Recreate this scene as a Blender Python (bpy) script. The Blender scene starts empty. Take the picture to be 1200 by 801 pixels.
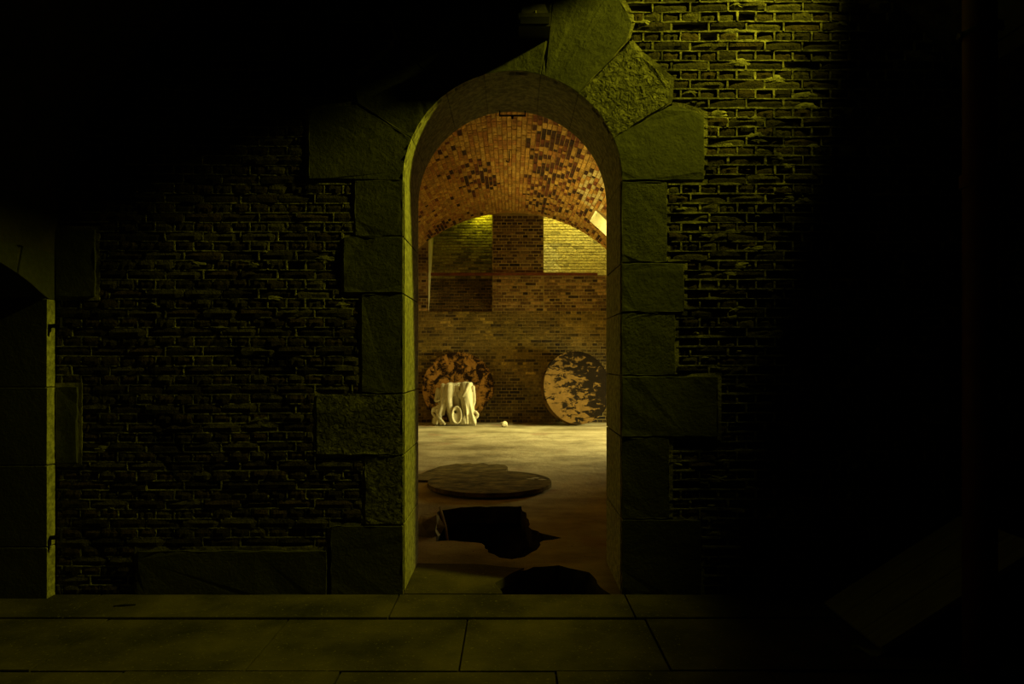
import bpy, bmesh, math, random
import numpy as np
from mathutils import Vector, Matrix, noise as mnoise

random.seed(7)
rng = np.random.default_rng(7)
S = bpy.context.scene
C = S.collection
PI = math.pi

# ------------------------------------------------------------------ camera, world, light, exposure
F_PX, CAM_H, HORIZON = 800.0, 1.385, 420.0
cam = bpy.data.cameras.new('camera'); cam.sensor_width = 36.0; cam.lens = 24.0
cam.shift_y = (HORIZON - 400.5) / 1200.0
cam_o = bpy.data.objects.new('camera', cam); C.objects.link(cam_o)
cam_o.location = (0, 0, CAM_H); cam_o.rotation_euler = (PI/2, 0, 0)
S.camera = cam_o

def P(px, py, Y):
    """photograph pixel -> point of the place at distance Y"""
    return Vector(((px-600)/F_PX*Y, Y, CAM_H + (HORIZON-py)/F_PX*Y))

w = bpy.data.worlds.new('world'); S.world = w; w.use_nodes = True
w.node_tree.nodes['Background'].inputs[0].default_value = (0.5, 0.55, 0.4, 1)
w.node_tree.nodes['Background'].inputs[1].default_value = 0.0

def aim(o, target):
    o.rotation_euler = (Vector(target) - o.location).to_track_quat('-Z', 'Y').to_euler()

def spot(name, loc, target, power, col, angle, blend, radius):
    l = bpy.data.lights.new(name, 'SPOT'); l.energy = power; l.color = col
    l.spot_size = math.radians(angle); l.spot_blend = blend; l.shadow_soft_size = radius
    o = bpy.data.objects.new(name, l); C.objects.link(o); o.location = loc; aim(o, target)
    return o

def area(name, loc, target, power, col, sx, sy, spread=180):
    l = bpy.data.lights.new(name, 'AREA'); l.shape = 'RECTANGLE'; l.size = sx; l.size_y = sy
    l.energy = power; l.color = col; l.spread = math.radians(spread)
    o = bpy.data.objects.new(name, l); C.objects.link(o); o.location = loc; aim(o, target)
    return o

# yellow-green light falling through the hatch in the near vault, raking across the doorway wall
spot('hatch_light', (2.25, 3.38, 4.42), (-0.66, 3.98, 1.92), 350, (0.94, 0.90, 0.035), 75, 1.0, 0.08)
# daylight in the two light wells behind the far vault
area('light_well_light', (-0.66, 15.80, 4.90), (-0.90, 16.0, 3.6), 4.5, (0.90, 0.86, 0.04), 0.35, 0.3, 160)
area('light_well_light', (1.5, 15.55, 6.3), (1.35, 15.6, 3.2), 72, (1.0, 0.88, 0.16), 1.1, 0.8, 120)
# daylight from the hatch high in the far vault
area('far_hatch_light', (3.25, 13.0, 5.07), (2.04, 13.0, 3.74), 62, (1.0, 0.90, 0.34), 0.8, 0.7, 75)
# daylight through the right side opening of the far hall
area('far_side_light', (4.9, 12.4, 1.25), (0.0, 11.0, 0.5), 500, (1.0, 0.86, 0.32), 2.2, 1.6, 130)
area('far_side_light', (-4.3, 11.4, 0.5), (0.0, 11.4, 3.8), 125, (1.0, 0.78, 0.22), 2.2, 0.9, 80)  # added unseen fill outside a made-up left opening, to brighten the vault

S.view_settings.view_transform = 'Standard'; S.view_settings.look = 'None'
S.view_settings.gamma = 1.0; S.view_settings.use_curve_mapping = False
S.view_settings.exposure = 0.0

# ------------------------------------------------------------------ materials
class NT:
    def __init__(self, name):
        m = bpy.data.materials.new(name); m.use_nodes = True
        self.m = m; self.n = m.node_tree.nodes; self.l = m.node_tree.links
        self.b = self.n['Principled BSDF']
        g = self.n.new('ShaderNodeNewGeometry'); self.pos = g.outputs['Position']
    def node(self, t, **kw):
        n = self.n.new(t)
        for k, v in kw.items(): setattr(n, k, v)
        return n
    def noise(self, scale, detail=4, rough=0.6, vec=None, dist=0.0):
        n = self.node('ShaderNodeTexNoise'); n.inputs['Scale'].default_value = scale
        n.inputs['Detail'].default_value = detail; n.inputs['Roughness'].default_value = rough
        n.inputs['Distortion'].default_value = dist
        self.l.new(vec or self.pos, n.inputs['Vector']); return n.outputs['Fac']
    def scaled(self, s):
        n = self.node('ShaderNodeVectorMath', operation='MULTIPLY'); self.l.new(self.pos, n.inputs[0])
        n.inputs[1].default_value = s; return n.outputs[0]
    def ramp(self, fac, stops, interp='LINEAR'):
        r = self.node('ShaderNodeValToRGB'); e = r.color_ramp.elements; r.color_ramp.interpolation = interp
        while len(e) < len(stops): e.new(0.5)
        for el, (p, c) in zip(e, stops):
            el.position = p; el.color = (*c, 1) if len(c) == 3 else c
        self.l.new(fac, r.inputs['Fac']); return r.outputs['Color']
    def mix(self, fac, a, b, mode='MIX'):
        n = self.node('ShaderNodeMix', data_type='RGBA', blend_type=mode)
        for sock, v in ((n.inputs[0], fac), (n.inputs[6], a), (n.inputs[7], b)):
            if isinstance(v, (int, float)): sock.default_value = v
            elif isinstance(v, tuple): sock.default_value = (*v, 1)
            else: self.l.new(v, sock)
        return n.outputs[2]
    def math(self, op, a, b=0.0):
        n = self.node('ShaderNodeMath', operation=op)
        for i, v in enumerate((a, b)):
            if isinstance(v, (int, float)): n.inputs[i].default_value = v
            else: self.l.new(v, n.inputs[i])
        return n.outputs[0]
    def attr(self, name):
        n = self.node('ShaderNodeAttribute'); n.attribute_name = name; return n.outputs['Color']
    def bump(self, h, strength, dist):
        n = self.node('ShaderNodeBump'); n.inputs['Strength'].default_value = strength
        n.inputs['Distance'].default_value = dist; self.l.new(h, n.inputs['Height'])
        if self.b.inputs['Normal'].links: self.l.new(self.b.inputs['Normal'].links[0].from_socket, n.inputs['Normal'])
        self.l.new(n.outputs[0], self.b.inputs['Normal'])
    def out(self, col, rough=0.9, metal=0.0, spec=0.25):
        if isinstance(col, tuple): self.b.inputs['Base Color'].default_value = (*col, 1)
        else: self.l.new(col, self.b.inputs['Base Color'])
        self.b.inputs['Roughness'].default_value = rough; self.b.inputs['Metallic'].default_value = metal
        self.b.inputs['Specular IOR Level'].default_value = spec
        return self.m

def stone_mat(name, a, b, coarse, fine, tooled=0.0, pit=0.0):
    t = NT(name)
    c = t.ramp(t.noise(3.5, 6), [(0.3, a), (0.7, b)])
    c = t.mix(t.ramp(t.noise(28, 5, 0.7), [(0.42, (0, 0, 0)), (0.6, (1, 1, 1))]), t.mix(0.55, c, (0.05, 0.05, 0.04)), c)
    if tooled:
        v = t.node('ShaderNodeVectorRotate', rotation_type='Y_AXIS'); t.l.new(t.pos, v.inputs['Vector']); v.inputs['Angle'].default_value = 0.75
        n = t.node('ShaderNodeVectorMath', operation='MULTIPLY'); t.l.new(v.outputs[0], n.inputs[0]); n.inputs[1].default_value = (16, 30, 120)
        t.bump(t.noise(1.0, 3, 0.6, n.outputs[0]), tooled, 0.008)
    t.bump(t.noise(9, 6, 0.65), coarse, 0.03)
    t.bump(t.noise(60, 5, 0.7), fine, 0.012)
    if pit:
        t.bump(t.ramp(t.noise(27, 4, 0.6, dist=0.6), [(0.40, (0, 0, 0)), (0.60, (1, 1, 1))]), pit, 0.035)
    return t.out(c, 0.92)

def tinted_mat(name, grain=45, lo=0.55, hi=1.25, bump=0.6, dist=0.012, rough=0.9):
    t = NT(name)
    v = t.noise(grain, 5, 0.65)
    r = t.ramp(v, [(0.3, (lo,)*3), (0.72, (hi,)*3)])
    c = t.mix(1.0, t.attr('tint'), r, 'MULTIPLY')
    t.bump(v, bump, dist)
    t.bump(t.noise(grain*4, 3, 0.6), bump*0.6, dist*0.4)
    return t.out(c, rough)

M = {}
M['brick'] = tinted_mat('old_brick', 40, 0.5, 1.3, 0.9, 0.02)
M['vault_brick'] = tinted_mat('vault_brick', 14, 0.45, 1.3, 0.6, 0.03)
M['far_brick'] = tinted_mat('far_brick', 18, 0.45, 1.35, 0.6, 0.03)
t = NT('lime_mortar')
t.bump(t.noise(22, 6, 0.7), 0.9, 0.02); t.bump(t.noise(90, 4, 0.7), 0.7, 0.008)
M['mortar'] = t.out(t.mix(1.0, t.ramp(t.noise(16, 5, 0.65), [(0.3, (0.08, 0.075, 0.046)), (0.65, (0.40, 0.37, 0.26))]), t.ramp(t.noise(3.2, 4, 0.6), [(0.36, (0.18,)*3), (0.62, (1.0,)*3)]), 'MULTIPLY'), 0.95)
t = NT('vault_mortar')
t.bump(t.noise(30, 4, 0.7), 0.5, 0.01)
M['vault_mortar'] = t.out(t.ramp(t.noise(3, 5), [(0.3, (0.26, 0.15, 0.036)), (0.7, (0.42, 0.265, 0.07))]), 0.95)
t = NT('far_mortar')
t.bump(t.noise(30, 4, 0.7), 0.5, 0.01)
M['far_mortar'] = t.out(t.ramp(t.noise(2.2, 6), [(0.3, (0.14, 0.10, 0.028)), (0.7, (0.35, 0.26, 0.09))]), 0.95)
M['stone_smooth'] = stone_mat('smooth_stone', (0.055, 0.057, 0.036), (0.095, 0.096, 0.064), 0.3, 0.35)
M['stone_reveal_lit'] = stone_mat('lit_reveal_stone', (0.46, 0.44, 0.32), (0.64, 0.62, 0.46), 0.2, 0.25)
M['stone_strip_lit'] = stone_mat('lit_strip_stone', (0.40, 0.39, 0.27), (0.60, 0.58, 0.42), 0.35, 0.4)
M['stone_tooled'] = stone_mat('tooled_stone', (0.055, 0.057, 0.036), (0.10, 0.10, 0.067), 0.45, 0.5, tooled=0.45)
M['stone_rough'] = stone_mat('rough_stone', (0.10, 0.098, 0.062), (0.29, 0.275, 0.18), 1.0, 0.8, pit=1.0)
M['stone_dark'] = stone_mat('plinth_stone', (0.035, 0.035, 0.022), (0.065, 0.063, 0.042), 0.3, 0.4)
# near paving
t = NT('paving_stone')
c = t.ramp(t.noise(2.2, 6), [(0.35, (0.028, 0.025, 0.013)), (0.68, (0.105, 0.085, 0.040))])
c = t.mix(t.ramp(t.noise(60, 4), [(0.62, (0, 0, 0)), (0.72, (1, 1, 1))]), c, (0.2, 0.17, 0.09))
t.bump(t.noise(12, 6, 0.65), 0.25, 0.02); t.bump(t.noise(80, 4), 0.3, 0.006)
M['paving'] = t.out(c, 0.85)
# far concrete floor with stains
t = NT('far_concrete')
v = t.scaled((0.75, 1.15, 1.0))
c = t.ramp(t.noise(1.6, 7, 0.62, v), [(0.34, (0.20, 0.165, 0.085)), (0.48, (0.36, 0.31, 0.185)), (0.66, (0.54, 0.48, 0.31))])
c = t.mix(t.ramp(t.noise(1.1, 4, 0.5), [(0.61, (0, 0, 0)), (0.72, (0.6,)*3)]), c, (0.28, 0.11, 0.06))
c = t.mix(t.ramp(t.noise(30, 3, 0.6), [(0.66, (0, 0, 0)), (0.70, (1, 1, 1))]), c, (0.06, 0.045, 0.025))
t.bump(t.noise(5, 6, 0.65), 0.4, 0.04); t.bump(t.noise(45, 4), 0.35, 0.012)
M['concrete'] = t.out(c, 0.8)
t = NT('earth'); t.bump(t.noise(14, 6, 0.7), 1.0, 0.05)
M['earth'] = t.out(t.ramp(t.noise(8, 5), [(0.35, (0.03, 0.022, 0.012)), (0.65, (0.11, 0.085, 0.045))]), 0.95)

def patch_mat(name, pale, dark, scale, stops, stretch=(1, 1, 1), extra=None):
    t = NT(name)
    tc = t.node('ShaderNodeTexCoord')
    n = t.node('ShaderNodeVectorMath', operation='MULTIPLY'); t.l.new(tc.outputs['Object'], n.inputs[0]); n.inputs[1].default_value = stretch
    f = t.noise(scale, 7, 0.68, n.outputs[0], 0.4)
    if extra: f = extra(t, f, tc.outputs['Object'])
    c = t.ramp(f, [(stops[0], dark), (stops[1], pale)])
    c = t.mix(1.0, c, t.ramp(t.noise(6, 4), [(0.3, (0.7,)*3), (0.7, (1.15,)*3)]), 'MULTIPLY')
    t.bump(f, 0.5, 0.02); t.bump(t.noise(70, 3), 0.3, 0.006)
    return t.out(c, 0.95, spec=0.05)
M['disc_brown'] = patch_mat('worn_brown_lid', (0.34, 0.17, 0.038), (0.020, 0.011, 0.005), 6.0, (0.46, 0.57))
def half_dark(t, f, oc):
    sx = t.node('ShaderNodeSeparateXYZ'); t.l.new(oc, sx.inputs[0])
    bias = t.math('MULTIPLY', t.math('ADD', t.math('MULTIPLY', sx.outputs[0], -1.0), t.math('MULTIPLY', sx.outputs[1], -0.45)), 0.13)
    return t.math('ADD', f, bias)
M['disc_peeling'] = patch_mat('peeling_lid', (0.115, 0.067, 0.018), (0.009, 0.006, 0.003), 5.5, (0.49, 0.55), (0.8, 1.5, 1), half_dark)
M['disc_floor'] = patch_mat('floor_lid', (0.25, 0.195, 0.065), (0.05, 0.039, 0.014), 4.5, (0.36, 0.66), (1, 2, 1))
t = NT('plaster'); t.bump(t.noise(40, 4), 0.15, 0.006)
M['plaster'] = t.out(t.ramp(t.noise(9, 4), [(0.3, (0.50, 0.46, 0.30)), (0.7, (0.64, 0.60, 0.43))]), 0.7)
t = NT('rust'); t.bump(t.noise(50, 4), 0.4, 0.006)
M['rust'] = t.out(t.ramp(t.noise(9, 5), [(0.3, (0.06, 0.016, 0.006)), (0.7, (0.18, 0.05, 0.014))]), 0.85)
t = NT('dark_metal'); t.bump(t.noise(60, 3), 0.2, 0.003)
M['dark_metal'] = t.out(t.ramp(t.noise(12, 4), [(0.3, (0.05, 0.05, 0.04)), (0.7, (0.12, 0.11, 0.08))]), 0.5, 0.3)
M['black_iron'] = NT('black_iron').out((0.012, 0.011, 0.010), 0.7, 0.2)
t = NT('red_pipe_paint'); t.bump(t.noise(30, 4), 0.2, 0.004)
M['pipe'] = t.out(t.ramp(t.noise(6, 4), [(0.3, (0.10, 0.03, 0.02)), (0.7, (0.17, 0.05, 0.03))]), 0.55)
t = NT('grey_board'); v = t.scaled((3, 26, 3)); t.bump(t.noise(2, 5, 0.6, v), 0.3, 0.01)
M['board'] = t.out(t.ramp(t.noise(2, 5, 0.6, v), [(0.3, (0.20, 0.18, 0.13)), (0.7, (0.33, 0.30, 0.22))]), 0.85)
M['leaf'] = NT('dry_leaf').out((0.35, 0.36, 0.14), 0.7)
M['stick'] = NT('weathered_wood').out((0.34, 0.27, 0.15), 0.85)
t = NT('limewash')
c = t.ramp(t.noise(1.6, 6, 0.6), [(0.3, (0.34, 0.30, 0.12)), (0.7, (0.74, 0.68, 0.45))])
t.bump(t.noise(9, 5), 0.4, 0.03)
M['limewash'] = t.out(c, 0.9)

# ------------------------------------------------------------------ mesh helpers
def link(name, me, mat, parent=None):
    o = bpy.data.objects.new(name, me); C.objects.link(o)
    if mat and not me.materials: me.materials.append(M[mat])
    if parent: o.parent = parent
    return o
def bm_obj(name, bm, mat, parent=None, smooth=False):
    me = bpy.data.meshes.new(name); bm.to_mesh(me); bm.free()
    if smooth:
        for p in me.polygons: p.use_smooth = True
    return link(name, me, mat, parent)
def pd_obj(name, v, f, mat, parent=None, smooth=False, tint=None):
    me = bpy.data.meshes.new(name); me.from_pydata([tuple(x) for x in v], [], [tuple(x) for x in f]); me.update()
    if tint is not None:
        a = me.attributes.new('tint', 'FLOAT_COLOR', 'POINT'); a.data.foreach_set('color', np.asarray(tint, np.float32).ravel())
    if smooth:
        for p in me.polygons: p.use_smooth = True
    return link(name, me, mat, parent)
def tag(o, label, cat, group=None):
    o['label'] = label; o['category'] = cat
    if group: o['group'] = group
    return o
def struct(o): o['kind'] = 'structure'; return o
def empty(name, loc=(0, 0, 0), rot=(0, 0, 0)):
    o = bpy.data.objects.new(name, None); C.objects.link(o); o.location = loc; o.rotation_euler = rot; return o

def prism(poly, axis, a0, a1, bevel=0.0, jitter=0.0):
    """closed polygon (2-D) pulled along an axis: 'Y' -> poly is (x,z); 'X' -> (y,z); 'Z' -> (x,y)"""
    bm = bmesh.new()
    def pt(p, a):
        if axis == 'Y': return (p[0], a, p[1])
        if axis == 'X': return (a, p[0], p[1])
        return (p[0], p[1], a)
    v0 = [bm.verts.new(pt(p, a0 + random.uniform(-jitter, jitter))) for p in poly]
    v1 = [bm.verts.new(pt(p, a1)) for p in poly]
    n = len(poly)
    bm.faces.new(v0); bm.faces.new(v1[::-1])
    for i in range(n): bm.faces.new((v0[i], v1[i], v1[(i+1) % n], v0[(i+1) % n]))
    bmesh.ops.recalc_face_normals(bm, faces=bm.faces)
    if bevel:
        sharp = [e for e in bm.edges if len(e.link_faces) == 2 and e.calc_face_angle(0) > 0.5]
        bmesh.ops.bevel(bm, geom=sharp, offset=bevel, segments=2, profile=0.6, affect='EDGES')
    return bm
def rect(x0, z0, x1, z1): return [(x0, z0), (x1, z0), (x1, z1), (x0, z1)]
def box(bm, x0, y0, z0, x1, y1, z1):
    vs = [bm.verts.new((x, y, z)) for z in (z0, z1) for y in (y0, y1) for x in (x0, x1)]
    for q in ((0, 2, 3, 1), (4, 5, 7, 6), (0, 1, 5, 4), (2, 6, 7, 3), (0, 4, 6, 2), (1, 3, 7, 5)):
        bm.faces.new([vs[i] for i in q])
def fill_with_holes(loops):
    """flat face (2-D loops -> z = 0) with holes"""
    bm = bmesh.new(); edges = []
    for lp in loops:
        vs = [bm.verts.new((p[0], p[1], 0)) for p in lp]
        edges += [bm.edges.new((vs[i], vs[(i+1) % len(vs)])) for i in range(len(vs))]
    bmesh.ops.triangle_fill(bm, use_beauty=True, use_dissolve=False, edges=edges)
    return bm
def tube(bm, pts, rad, seg=10, cap=True):
    pts = [Vector(p) for p in pts]
    if not hasattr(rad, '__len__'): rad = [rad]*len(pts)
    rings = []; up = Vector((0.13, 0.31, 0.94))
    for i, p in enumerate(pts):
        d = (pts[min(i+1, len(pts)-1)] - pts[max(i-1, 0)]).normalized()
        if abs(d.dot(up)) > 0.97: up = Vector((0.9, 0.3, 0.1))
        a = d.cross(up).normalized(); b = d.cross(a).normalized()
        rings.append([bm.verts.new(p + (a*math.cos(2*PI*k/seg) + b*math.sin(2*PI*k/seg))*rad[i]) for k in range(seg)])
    for r, s in zip(rings, rings[1:]):
        for k in range(seg): bm.faces.new((r[k], r[(k+1) % seg], s[(k+1) % seg], s[k]))
    if cap: bm.faces.new(rings[0][::-1]); bm.faces.new(rings[-1])

# ------------------------------------------------------------------ the doorway wall
YW, DEPTH = 4.0, 0.65
def W(px, py): p = P(px, py, YW); return (p.x, p.z)
AC = (0.0025, 2.425); AR = 0.64                       # centre and radius of the door arch
VC, VA, VB = (0.175, 2.0), 2.85, 2.12                 # near vault: centre, half axes
def near_vault_z(x):
    k = 1 - ((x - VC[0])/VA)**2
    return VC[1] + VB*math.sqrt(max(k, 0.0))
XL, XR = VC[0]-VA, VC[0]+VA

def arcp(a, r=AR): return (AC[0] + r*math.cos(math.radians(a)), AC[1] + r*math.sin(math.radians(a)))
def arc(a0, a1, n=9): return [arcp(a0 + (a1-a0)*i/n) for i in range(n+1)]

stones = []     # (polygon, material, proud)
JL, JR = AC[0]-AR, AC[0]+AR
def quoin(side, xe, y0, y1, mat, proud=0.0):
    x, z0 = W(xe, y1); z1 = W(xe, y0)[1]
    g = 0.004
    stones.append((rect(x+g, z0+g, JL, z1-g) if side < 0 else rect(JR, z0+g, x-g, z1-g), mat, proud))
for xe, y0, y1, mat, pr in ((415, 211, 277, 'stone_tooled', 0.004), (402, 277, 344, 'stone_tooled', 0.016), (423, 344, 461, 'stone_tooled', 0.003),
                            (370, 461, 533, 'stone_rough', 0.012), (427, 533, 615, 'stone_rough', 0.0), (387, 615, 697, 'stone_dark', 0.006)):
    quoin(-1, xe, y0, y1, mat, pr)
for xe, y0, y1, mat, pr in ((782, 212, 308, 'stone_tooled', 0.002), (802, 308, 366, 'stone_smooth', 0.008), (792, 366, 440, 'stone_tooled', 0.0),
                            (842, 440, 512, 'stone_smooth', 0.010), (785, 512, 608, 'stone_dark', 0.0), (822, 608, 697, 'stone_dark', 0.006)):
    quoin(1, xe, y0, y1, mat, pr)
def Wp(lst): return [W(*p) for p in lst]
mir = lambda lst: [(1201-x, y) for x, y in lst]
def vous(a0, a1, outer, mat, proud):
    stones.append((arc(a0+0.1, a1-0.1) + Wp(outer), mat, proud))
vous(75, 105, [(559.2, 45), (547, -40), (653.4, -40), (641.4, 45)], 'stone_tooled', 0.022)
def vous_r(a0, a1, outer_ccw, mat, proud):
    # inner arc runs a0 -> a1 (anticlockwise); the outer points must run back from a1 to a0
    stones.append((arc(a0+0.1, a1-0.1) + Wp(outer_ccw), mat, proud))
vous_r(53, 75, [(641.6, 45), (653.6, -40), (716, -40), (722, -8), (741, 27), (735, 48)], 'stone_tooled', 0.012)
vous_r(23, 53, [(737, 51), (751, 66), (766, 78), (786, 96), (783, 121)], 'stone_rough', 0.006)
vous_r(0, 23, [(785, 124), (800, 126), (825, 135), (825, 211)], 'stone_smooth', 0.014)
vous_r(105, 127, mir([(735, 48), (741, 27), (722, -8), (716, -40), (654, -40), (642, 45)]), 'stone_tooled', 0.004)
vous_r(127, 157, mir([(783, 121), (786, 96), (766, 78), (751, 66), (737, 51)]), 'stone_smooth', 0.0)
vous_r(157, 180, [(362, 210), (362, 130), (417, 123)], 'stone_tooled', 0.008)
# base course stones and corner stones at the left
for x0, y0, x1, y1, mat in ((161, 644, 384, 697, 'stone_dark'), (65, 452, 92, 543, 'stone_smooth'), (65, 268, 113, 348, 'stone_smooth')):
    a, b = W(x0, y1), W(x1, y0)
    stones.append((rect(a[0]+0.004, a[1]+0.002, b[0]-0.004, b[1]-0.004), mat, 0.012))

def scan(poly, z):
    xs = []
    n = len(poly)
    for i in range(n):
        (xa, za), (xb, zb) = poly[i], poly[(i+1) % n]
        if (za <= z) != (zb <= z): xs.append(xa + (z-za)/(zb-za)*(xb-xa))
    return (min(xs), max(xs)) if len(xs) >= 2 else None
def free_intervals(z, h):
    """x ranges of the wall not taken by stones or the door at height z"""
    x0, x1 = XL, XR
    zz = z + h/2
    if zz > VC[1]:
        k = 1 - ((zz-VC[1])/VB)**2
        if k <= 0: return []
        x0, x1 = VC[0]-VA*math.sqrt(k), VC[0]+VA*math.sqrt(k)
    cut = []
    if z < AC[1]: cut.append((JL, JR))
    elif z < AC[1]+AR:
        d = math.sqrt(AR*AR-(z-AC[1])**2); cut.append((AC[0]-d, AC[0]+d))
    for poly, _, _ in stones:
        s = [scan(poly, z+d) for d in (-h*0.45, 0, h*0.45)]
        s = [q for q in s if q]
        if s: cut.append((min(q[0] for q in s)-0.007, max(q[1] for q in s)+0.007))
    cut.sort(); res = []; cur = x0
    for a, b in cut:
        if a > cur: res.append((cur, min(a, x1)))
        cur = max(cur, b)
    if cur < x1: res.append((cur, x1))
    return [(a, b) for a, b in res if b-a > 0.03]

# mortar core of the wall, with the door opening
outer = [(XL-0.3, -0.6), (JL-0.012, -0.6)]
outer += [(JL-0.012, AC[1])] + [(AC[0]+(AR+0.012)*math.cos(a), AC[1]+(AR+0.012)*math.sin(a)) for a in np.linspace(PI, 0, 25)][1:-1] + [(JR+0.012, AC[1])]
outer += [(JR+0.012, -0.6), (XR+0.3, -0.6), (XR+0.3, 4.9), (XL-0.3, 4.9)]
bm = fill_with_holes([outer])
ret = bmesh.ops.extrude_face_region(bm, geom=list(bm.faces))
for g in ret['geom']:
    if isinstance(g, bmesh.types.BMVert): g.co.z = 1.0
for v in bm.verts:
    k = v.co.z; v.co = Vector((v.co.x, YW+0.030+k*(DEPTH-0.06), v.co.y))
bmesh.ops.recalc_face_normals(bm, faces=bm.faces)
wall = struct(bm_obj('wall_doorway', bm, 'mortar'))

def on_arch(p): return (abs(abs(p[0]-AC[0])-AR) < 0.002 and p[1] < AC[1]+0.01) or abs(math.hypot(p[0]-AC[0], p[1]-AC[1])-AR) < 0.002
def wear(poly):
    """ragged outline on the sides that meet the brickwork, clean edge on the door side"""
    res = []
    for i, p in enumerate(poly):
        q_ = poly[(i+1) % len(poly)]; L = math.hypot(q_[0]-p[0], q_[1]-p[1])
        keep = on_arch(p) and on_arch(q_)
        if on_arch(p): res.append(p)
        else:
            c = (sum(a for a, b in poly)/len(poly), sum(b for a, b in poly)/len(poly)); k = random.uniform(0.001, 0.004)
            d = math.hypot(c[0]-p[0], c[1]-p[1]); res.append((p[0]+(c[0]-p[0])*k/d, p[1]+(c[1]-p[1])*k/d))
        m = int(L/0.045)
        for j in range(1, m):
            t_ = j/m; n_ = 0.0 if keep else random.uniform(-0.0035, 0.0035)
            res.append((p[0]+(q_[0]-p[0])*t_ - (q_[1]-p[1])/L*n_, p[1]+(q_[1]-p[1])*t_ + (q_[0]-p[0])/L*n_))
    return res
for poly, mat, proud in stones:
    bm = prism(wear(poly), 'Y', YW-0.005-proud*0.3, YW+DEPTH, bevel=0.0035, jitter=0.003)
    for f in bm.faces:                                    # front faces dark, reveal pale: the raking light put into the colour
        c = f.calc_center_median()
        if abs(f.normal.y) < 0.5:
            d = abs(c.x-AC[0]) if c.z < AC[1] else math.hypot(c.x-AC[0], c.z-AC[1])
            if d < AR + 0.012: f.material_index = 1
    o = bm_obj('stone', bm, mat, wall); o.data.materials.append(M['stone_reveal_lit'])

bedv, bedf = [], []
for poly, mat, proud in stones:
    c = (sum(p[0] for p in poly)/len(poly), sum(p[1] for p in poly)/len(poly))
    q = []
    for p in poly:
        if on_arch(p): q.append(p)
        else:
            d = (p[0]-c[0], p[1]-c[1]); q.append((p[0] + math.copysign(0.022, d[0]), p[1] + math.copysign(0.022, d[1])))
    b = len(bedv); n = len(q)
    bedv += [(x, YW+0.0015, z) for x, z in q] + [(x, YW+0.045, z) for x, z in q]
    bedf.append(tuple(range(b, b+n)))
    bedf += [(b+i, b+n+i, b+n+(i+1) % n, b+(i+1) % n) for i in range(n)]
pd_obj('bedding_mortar', bedv, bedf, 'mortar', wall)

# bricks: a few worn shapes of stretcher and header, shared by all
def brick_mesh(lx, lz, seed):
    r = np.random.default_rng(seed)
    nx, nz = 6, 3
    v = []; f = []
    wear = r.uniform(0.3, 1.0)
    for j in range(nz):
        for i in range(nx):
            u, t_ = i/(nx-1), j/(nz-1)
            x = (u-0.5)*lx; z = (t_-0.5)*lz
            y = r.normal(0, 0.0022)*wear
            edge = (i in (0, nx-1)) + (j in (0, nz-1))
            if edge: y += 0.003 + abs(r.normal(0, 0.0025))*wear
            if edge == 2: y += 0.002; x *= 0.975; z *= 0.88
            if j in (0, nz-1): z += r.normal(0, 0.0022)
            if i in (0, nx-1): x += r.normal(0, 0.002)
            v.append((x, y, z))
    for j in range(nz-1):
        for i in range(nx-1):
            a = j*nx+i; f.append((a, a+1, a+nx+1, a+nx))
    ring = [i for i in range(nx)] + [(j+1)*nx-1 for j in range(1, nz)] + [(nz-1)*nx+i for i in range(nx-2, -1, -1)] + [j*nx for j in range(nz-2, 0, -1)]
    b = len(v)
    for k in ring: v.append((v[k][0]*1.0, 0.055, v[k][2]))
    n = len(ring)
    for k in range(n): f.append((ring[k], b+k, b+(k+1) % n, ring[(k+1) % n]))
    return np.array(v), f
def brick_tint(r, z=0):
    base = np.array(random.choice([(0.105, 0.075, 0.045), (0.085, 0.070, 0.045), (0.13, 0.085, 0.045), (0.075, 0.055, 0.035), (0.14, 0.12, 0.07)]))
    return base*r.uniform(0.30, 0.68)
LXS, LXH, LZ = 0.209, 0.099, 0.0465
PITCH = 0.0560
shapes = {}
for kind, lx in (('s', LXS), ('h', LXH)):
    for k in range(9):
        v, f = brick_mesh(lx, LZ, 100*k + (1 if kind == 's' else 2))
        tint = brick_tint(rng)
        me = bpy.data.meshes.new('brick'); me.from_pydata(v.tolist(), [], f); me.update()
        at = me.attributes.new('tint', 'FLOAT_COLOR', 'POINT')
        at.data.foreach_set('color', np.tile(np.append(tint, 1), (len(v), 1)).astype(np.float32).ravel())
        me.materials.append(M['brick']); shapes[(kind, k)] = (v, f, tint, me)
def ruin(x, z):
    """0 = tidy joints, 1 = bricks worn back behind their mortar"""
    a = 1.0 if x > 0.6 else 0.0
    b = 0.6*math.exp(-(((x+1.05)/0.45)**2 + ((z-1.9)/0.35)**2))
    n = mnoise.noise(Vector((x*1.7, z*1.7, 3.0)))
    return max(0.0, min(1.0, a + b + 0.25*n))
def wave(x, z): return 0.007*mnoise.noise(Vector((x*0.9, z*0.6, 11.0))) + 0.0025*mnoise.noise(Vector((x*4, z*3, 2.0)))
def bulge(x, z):
    f = min(1.0, abs(abs(x-AC[0])-AR)/0.5)
    return f*(0.016*mnoise.noise(Vector((x*1.5, z*1.5, 21.0))) + 0.007*mnoise.noise(Vector((x*5, z*5, 31.0))))
placed = []; heads = []
nc = int(4.2/PITCH)
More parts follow.
